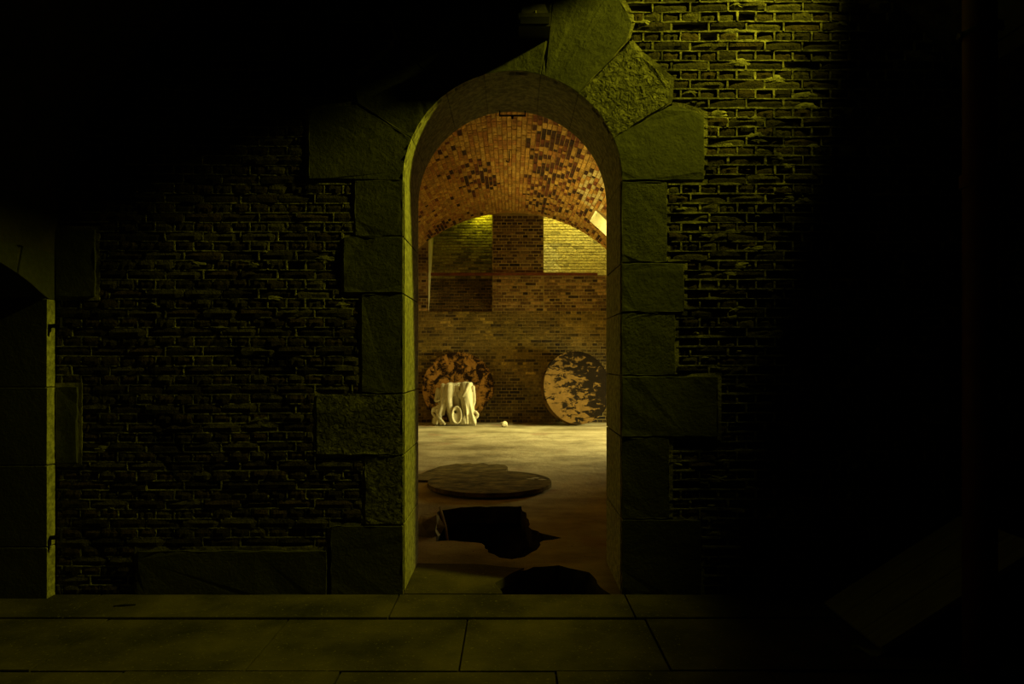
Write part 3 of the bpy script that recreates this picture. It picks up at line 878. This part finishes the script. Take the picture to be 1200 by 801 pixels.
# the lids on the floor
root = empty('round_lid'); tag(root, 'whole dark round lid lying on top on the floor behind the pit', 'lid', 'round lids stored in the far hall')
bm_obj('plate', disc_obj('plate', 0.668, 0.045, 'disc_floor', wob=0.006), 'disc_floor', root)
cc = G(574, 570.5)
root.matrix_world = Matrix.Translation((cc[0], cc[1], 0.024)) @ Matrix.Rotation(math.radians(0.25), 4, 'X')
bm = bmesh.new()
for x, y in ((0.50, 0.16), (0.56, 0.05), (0.44, 0.10)):
    pts = [(x+0.05*random.uniform(0.6, 1.2)*math.cos(a), y+0.035*random.uniform(0.6, 1.2)*math.sin(a)) for a in np.linspace(0, 2*PI, 9)[:-1]]
    b2 = prism(pts, 'Z', 0.049, 0.045); me_ = bpy.data.meshes.new('tmp'); b2.to_mesh(me_); b2.free(); bm.from_mesh(me_)
o = bm_obj('plaster_flake', bm, 'plaster', root); o['kind'] = 'stuff'
cx, cy, R2 = -0.90, 8.50, 0.85
pts = [(R2*math.cos(a), R2*math.sin(a)) for a in np.linspace(math.radians(-115), math.radians(19), 44)]
far_edge = [(0.70, 0.36), (0.60, 0.33), (0.52, 0.42), (0.40, 0.36), (0.34, 0.45), (0.25, 0.37), (0.18, 0.40), (0.06, 0.24), (-0.02, 0.16), (-0.07, 0.0), (-0.14, -0.20), (-0.18, -0.38), (-0.30, -0.55)]
pts += [(a + random.uniform(-0.012, 0.012), b + random.uniform(-0.012, 0.012)) for a, b in far_edge]
root = empty('round_lid', (cx, cy, 0.0)); tag(root, 'broken round lid with a jagged far edge lying under the whole one', 'lid', 'round lids stored in the far hall')
o = bm_obj('plate', prism(pts, 'Z', 0.022, 0.0, bevel=0.003), 'disc_floor', root)

# plaster sculpture: lower half of a draped figure, remeshed into one surface
sc = bmesh.new(); q = 0.001325
def U(zx, zy, d=0.0): return Vector(((zx-375)*q, d, (745-zy)*q))
def limb(pts, seg=12):
    # pts: (zoom x, zoom y, depth, radius)
    pv = [U(a, b, d) for a, b, d, r in pts]; rr = [r*q for a, b, d, r in pts]
    P2, R2_ = [], []
    for i in range(len(pv)-1):
        for k in range(4):
            t_ = k/4; P2.append(pv[i].lerp(pv[i+1], t_)); R2_.append(rr[i]*(1-t_)+rr[i+1]*t_)
    P2.append(pv[-1]); R2_.append(rr[-1])
    d0 = (pv[0]-pv[1]).normalized(); P2.insert(0, pv[0]+d0*rr[0]*0.32); R2_.insert(0, rr[0]*0.72); P2.insert(0, pv[0]+d0*rr[0]*0.48); R2_.insert(0, rr[0]*0.3)
    tube(sc, P2, R2_, seg)
limb([(290, 125, 0.02, 62), (285, 230, 0.0, 66), (285, 380, -0.02, 56), (305, 520, 0.0, 46), (335, 640, 0.0, 40), (345, 735, 0.0, 46)])
limb([(530, 115, 0.02, 78), (545, 220, -0.02, 88), (570, 380, -0.02, 76), (590, 520, 0.0, 58), (610, 640, 0.02, 40), (625, 735, 0.02, 40)])
limb([(385, 130, 0.10, 70), (390, 260, 0.10, 72), (410, 420, 0.14, 66), (420, 735, 0.16, 60)])
limb([(600, 100, -0.07, 34), (560, 200, -0.12, 22), (500, 310, -0.10, 20)])
limb([(630, 95, -0.03, 26), (600, 200, -0.10, 16), (530, 310, -0.10, 14)])
limb([(400, 130, 0.0, 14), (395, 310, 0.0, 14)]); limb([(430, 130, -0.02, 13), (440, 330, -0.01, 13)]); limb([(360, 130, 0.0, 16), (372, 300, 0.0, 16)])
limb([(530, 320, -0.10, 18), (560, 500, -0.09, 16), (575, 735, -0.06, 16)])
limb([(480, 320, -0.02, 20), (500, 500, 0.0, 18), (545, 735, 0.0, 18)])
limb([(600, 350, -0.09, 18), (640, 560, -0.05, 18), (680, 720, -0.02, 22)])
limb([(190, 120, 0.05, 36), (180, 230, 0.02, 34), (190, 330, 0.0, 40), (180, 430, 0.0, 36), (140, 560, 0.0, 34), (150, 660, 0.02, 34), (190, 735, 0.0, 44)])
limb([(105, 185, 0.08, 30), (90, 300, 0.06, 30), (65, 385, 0.05, 20)])
limb([(150, 200, 0.10, 44), (150, 350, 0.10, 46), (130, 430, 0.10, 30)])
limb([(160, 330, 0.0, 16), (110, 380, 0.02, 16), (65, 390, 0.04, 14)])
limb([(150, 430, 0.0, 18), (90, 470, 0.02, 20), (25, 500, 0.04, 20)]); limb([(150, 480, 0.0, 16), (90, 510, 0.0, 18), (30, 545, 0.04, 18)])
limb([(30, 500, 0.03, 20), (20, 570, 0.03, 18), (70, 620, 0.02, 22), (110, 690, 0.02, 26)]); limb([(80, 540, 0.0, 18), (120, 620, -0.01, 18), (190, 700, -0.03, 24), (230, 740, -0.04, 22)])
limb([(55, 650, 0.04, 30), (50, 735, 0.04, 34)]); limb([(110, 670, 0.0, 22), (90, 735, 0.0, 28)])
limb([(240, 180, 0.06, 30), (235, 420, 0.08, 26), (170, 600, 0.10, 24)])
limb([(655, 150, 0.04, 30), (675, 280, 0.03, 24), (680, 400, 0.02, 20), (650, 480, 0.0, 22)])
limb([(640, 250, 0.02, 24), (640, 420, 0.03, 26), (640, 480, 0.02, 24)])
cur = [(650, 540), (700, 545), (735, 590), (715, 630), (665, 640), (655, 600)]
limb([(a, b, 0.0, 22) for a, b in cur]); limb([(640, 640, 0.0, 22), (690, 680, 0.0, 24), (690, 735, 0.0, 22)]); limb([(655, 480, 0.0, 24), (660, 540, 0.0, 22)])
limb([(490, 640, 0.0, 30), (500, 735, 0.0, 46)]); limb([(520, 600, 0.02, 22), (535, 660, 0.0, 24)]); limb([(250, 735, 0.08, 30), (700, 735, 0.08, 30)])
limb([(60, 735, 0.10, 30), (250, 735, 0.10, 30)])
limb([(200, 150, 0.14, 60), (200, 300, 0.15, 66), (210, 470, 0.16, 50)]); limb([(300, 130, 0.14, 80), (300, 560, 0.17, 62), (330, 720, 0.18, 50)])
limb([(560, 130, 0.13, 95), (570, 450, 0.14, 90), (590, 720, 0.14, 80)]); limb([(430, 130, 0.16, 80), (450, 700, 0.20, 70)])
limb([(215, 160, 0.03, 26), (225, 330, 0.03, 22), (215, 470, 0.03, 24), (190, 600, 0.03, 22)])
limb([(505, 160, -0.05, 30), (470, 260, -0.04, 26), (455, 330, -0.01, 20)])
# oval shield with a hole and a raised rim
for rx, ry, rr, dy in ((72, 132, 13, -0.080),):
    limb([(408+rx*math.cos(a), 588-ry*math.sin(a), dy, rr) for a in np.linspace(0, 2*PI, 19)], 8)
for zx in range(342, 480, 13):
    for zy in range(470, 712, 13):
        if ((zx-408)/70)**2 + ((zy-588)/130)**2 < 1 and math.hypot(zx-390, zy-540) > 32:
            limb([(zx, zy, -0.062, 13), (zx, zy+3, -0.02, 13)], 8)
bmesh.ops.recalc_face_normals(sc, faces=sc.faces)
sculp = bm_obj('sculpture', sc, 'plaster', None, True)
sp = P(533, 0, 14.05)
mod = sculp.modifiers.new('remesh', 'REMESH'); mod.mode = 'VOXEL'; mod.voxel_size = 0.011; mod.use_smooth_shade = True
mod = sculp.modifiers.new('smooth', 'SMOOTH'); mod.factor = 0.5; mod.iterations = 2
sculp.location = (sp.x, 14.05, 0.045)
bpy.context.view_layer.update()
dg = bpy.context.evaluated_depsgraph_get()
me2 = bpy.data.meshes.new_from_object(sculp.evaluated_get(dg))
sculp.modifiers.clear(); sculp.data = me2
if not me2.materials: me2.materials.append(M['plaster'])
zmin = min(v.co.z for v in me2.vertices); sculp.location.z = -zmin
tag(sculp, 'white plaster fragment of draped legs with an oval shield before a brown lid', 'sculpture')

def rock(name, loc, r, mat, seed, flat_=0.7):
    bm = bmesh.new(); bmesh.ops.create_icosphere(bm, subdivisions=2, radius=r)
    for v in bm.verts:
        k = 1 + 0.55*mnoise.noise(v.co*(1.4/r) + Vector((seed, 0, 0))); v.co *= k; v.co.z *= flat_
    zm = min(v.co.z for v in bm.verts)
    for v in bm.verts: v.co.z -= zm
    o = bm_obj(name, bm, mat); o.location = loc; return o
g0 = G(591, 500)
tag(rock('stone_chip', (g0[0], g0[1], 0), 0.075, 'plaster', 3.1, 0.75), 'small pale stone chip on the floor between the two leaning lids', 'stone')
# rubble at the near rim of the pit
g1 = G(501, 625)
o = rock('concrete_chunk', (g1[0], g1[1], -0.06), 0.11, 'concrete', 5.0, 0.9); tag(o, 'tilted broken concrete chunk at the left rim of the floor pit', 'rubble', 'rubble by the pit')
for k, (a, b, r, lab) in enumerate(((640, 686, 0.06, 'middle small dark rubble chunk in the broken hole behind the threshold'), (668, 678, 0.09, 'largest dark rubble chunk in the broken hole behind the threshold'), (610, 692, 0.05, 'dark rubble chunk nearest the threshold slab in the broken hole'), (688, 690, 0.05, 'small dark rubble chunk nearest the right jamb in the broken hole'))):
    gg = G(a, b); o = rock('concrete_chunk', (gg[0]*1.08, gg[1]*1.08, -0.31), r, 'concrete', 8.0+k)
    tag(o, lab, 'rubble', 'rubble in the threshold hole')
# stick leaning into the pit
bm = bmesh.new(); a, b = G(515, 600), G(531, 606)
tube(bm, [(a[0], a[1]+0.05, 0.03), ((a[0]+b[0])/2, a[1]-0.16, -0.09), (b[0]-0.02, a[1]-0.36, -0.24)], [0.013, 0.015, 0.012], 6)
tag(bm_obj('stick', bm, 'stick'), 'short pale stick leaning into the corner of the floor pit', 'stick')
# lamp housing above the keystone
lh = empty('lamp_housing', (P(626, 0, 3.9).x, YW-0.002, W(0, 47)[1]))
tag(lh, 'small dark metal lamp housing fixed to the wall above the arch', 'lamp')
bm = bmesh.new()
def frustum(bm, a, b):   # two rectangles (x0,y0,x1,y1,z)
    v0 = [bm.verts.new(p) for p in ((a[0], a[1], a[4]), (a[2], a[1], a[4]), (a[2], a[3], a[4]), (a[0], a[3], a[4]))]
    v1 = [bm.verts.new(p) for p in ((b[0], b[1], b[4]), (b[2], b[1], b[4]), (b[2], b[3], b[4]), (b[0], b[3], b[4]))]
    bm.faces.new(v0[::-1]); bm.faces.new(v1)
    for i in range(4): bm.faces.new((v0[i], v0[(i+1) % 4], v1[(i+1) % 4], v1[i]))
frustum(bm, (-0.078, -0.15, 0.080, 0, 0.072), (-0.062, -0.09, 0.062, 0, 0.165)); bm_obj('hood', bm, 'dark_metal', lh)
bm = bmesh.new(); frustum(bm, (-0.088, -0.165, 0.090, 0, 0.0), (-0.090, -0.172, 0.094, 0, 0.072)); bm_obj('front_frame', bm, 'dark_metal', lh)
bm = bmesh.new(); box(bm, -0.080, -0.170, 0.012, 0.082, -0.1655, 0.055); bm_obj('front_plate', bm, 'black_iron', lh)
bm = bmesh.new(); tube(bm, [(0.008, -0.135, 0.07), (0.004, -0.140, 0.098)], 0.006, 8); bm_obj('screw', bm, 'dark_metal', lh)
# bracket at the back of the arch crown
br = empty('bracket', (0.0, YW+DEPTH-0.03, 0)); tag(br, 'small dark iron bracket under the crown of the arch', 'bracket')
zt = CAM_H + (HORIZON-136.2)/F_PX*(YW+DEPTH-0.03)
x0, x1 = (585-600)/F_PX*4.62, (616-600)/F_PX*4.62
bm = bmesh.new(); box(bm, x0, -0.008, zt, x1, 0.008, zt+0.008); bm_obj('crossbar', bm, 'black_iron', br)
for x in (x0, x1-0.008):
    bm = bmesh.new(); box(bm, x, -0.008, zt, x+0.008, 0.008, zt+0.06); bm_obj('arm', bm, 'black_iron', br)
bm = bmesh.new(); tube(bm, [((x0+x1)/2, 0, zt+0.002), ((x0+x1)/2, 0, zt-0.018)], [0.010, 0.007], 8); bm_obj('bolt', bm, 'black_iron', br)
# hook in the far vault
hk = P(597, 179, 11.3); zc = FC[1]+FR
bm = bmesh.new(); hp = [(0, 0, 0.02), (0, 0, -0.10), (0, 0, -0.13), (-0.015, 0, -0.155), (-0.035, 0, -0.15), (-0.04, 0, -0.13)]
tube(bm, hp, 0.009, 6); o = bm_obj('iron_hook', bm, 'black_iron'); o.location = (hk.x, 10.35, zc-0.01)
tag(o, 'small black iron hook hanging from the brick vault', 'hook')
# downpipe at the right
pp = P(1148, 0, 3.0); r = 0.066
root = empty('drain_pipe', (pp.x, 3.0, 0)); tag(root, 'dark red drain pipe with a clamp near the right wall', 'pipe')
bm = bmesh.new(); tube(bm, [(0, 0, 0.0), (0, 0, 1.2), (0, 0, 2.4), (0, 0, near_vault_z(pp.x+r)-0.03)], r, 20); bm_obj('shaft', bm, 'pipe', root, True)
zc = CAM_H + (HORIZON-36)/F_PX*3.0
cl = empty('tmp'); bpy.data.objects.remove(cl)
bm = bmesh.new(); tube(bm, [((r+0.012)*math.cos(a), (r+0.012)*math.sin(a), zc + 0.018*math.cos(a)) for a in np.linspace(0, 2*PI, 25)], 0.010, 8, False); c_ = bm_obj('clamp', bm, 'dark_metal', root, True)
for s_ in (-1, 1):
    bm = bmesh.new(); tube(bm, [(s_*(r+0.008), -0.01, zc+0.018*s_), (s_*(r+0.034), -0.012, zc+0.016*s_-0.012)], [0.014, 0.011], 8); bm_obj('clamp_bolt', bm, 'dark_metal', c_)
z2 = CAM_H + (HORIZON-212)/F_PX*3.0
bm = bmesh.new(); tube(bm, [(0, 0, z2-0.03), (0, 0, z2-0.028), (0, 0, z2+0.028), (0, 0, z2+0.03)], [r, r+0.012, r+0.012, r], 20); bm_obj('coupling', bm, 'pipe', root)
# leaning board and the block it rests on, lower right
A_ = Vector((1.74, 3.75, 0.0)); L_ = 0.92; ang = math.atan2(0.48, 0.75)
bd = empty('leaning_board', (1.74, 0, 0)); tag(bd, 'wide grey board sloping up from the paving at the lower right', 'board')
xe = 0.75; n_ = Vector((-math.sin(ang), 0, math.cos(ang)))
for j in range(3):
    ya = 3.19 + j*0.197; yb_ = ya+0.193
    bm = bmesh.new(); b0 = (0.0, 0.012); b1 = (xe, 0.492)
    th = 0.03
    q = [(b0[0], b0[1]), (b1[0], b1[1]), (b1[0]+n_.x*th, b1[1]+n_.z*th), (b0[0]+n_.x*th, b0[1]+n_.z*th)]
    bm.free(); bm = prism(q, 'Y', ya, yb_, 0.003); bm_obj('plank', bm, 'board', bd)
o = bm_obj('support_block', prism(rect(2.36, 0.0, 2.62, 0.385), 'Y', 3.25, 3.72, 0.012), 'stone_dark'); tag(o, 'dark stone block under the raised end of the grey board', 'stone')
# dry leaf in front of the board, twig by the left corner
gl = G(1017, 765); vs, fs = [], []
for i in range(6):
    u = i/5; wdt = 0.035*math.sin(PI*min(max(u, 0.05), 0.97))
    vs += [(u*0.14-0.07, -wdt+0.01*math.sin(5*u), 0.014+0.012*math.sin(7*u)), (u*0.14-0.07, 0, 0.004+0.008*math.sin(4*u)), (u*0.14-0.07, wdt, 0.018+0.010*math.cos(6*u))]
for i in range(5):
    for j in range(2): fs.append((i*3+j, i*3+3+j, i*3+4+j, i*3+1+j))
o = pd_obj('dry_leaf', vs, fs, 'leaf', None, True); o.location = (gl[0], gl[1], 0.0); o.rotation_euler = (0, 0, -0.5)
md = o.modifiers.new('thick', 'SOLIDIFY'); md.thickness = 0.002
tag(o, 'curled dry leaf on the paving at the foot of the grey board', 'leaf')
gt = G(146, 711); bm = bmesh.new(); tube(bm, [(-0.055, -0.01, 0.008), (0.0, 0.0, 0.010), (0.055, 0.012, 0.008)], [0.006, 0.009, 0.006], 6)
o = bm_obj('twig', bm, 'black_iron'); o.location = (gt[0], gt[1], 0.0); tag(o, 'short dark twig on the paving at the foot of the wall', 'twig')
# hinge pins on the left jamb
for py, lab in ((382, 'upper black iron hinge pin on the lit corner strip at the left'), (630, 'lower black iron hinge pin on the lit corner strip at the left')):
    z = CAM_H + (HORIZON-py)/F_PX*3.95
    bm = bmesh.new(); tube(bm, [(0.0, 0.0, 0), (0.05, -0.005, 0.004), (0.075, -0.02, 0.006)], [0.013, 0.011, 0.010], 8)
    root = empty('hinge_pin', (XL-0.005, 3.955, z)); bm_obj('shank', bm, 'black_iron', root)
    bm = bmesh.new(); tube(bm, [(0.078, -0.022, -0.012), (0.078, -0.022, 0.05)], 0.010, 8); bm_obj('pin', bm, 'black_iron', root)
    tag(root, lab, 'hinge', 'hinge pins of the side opening')
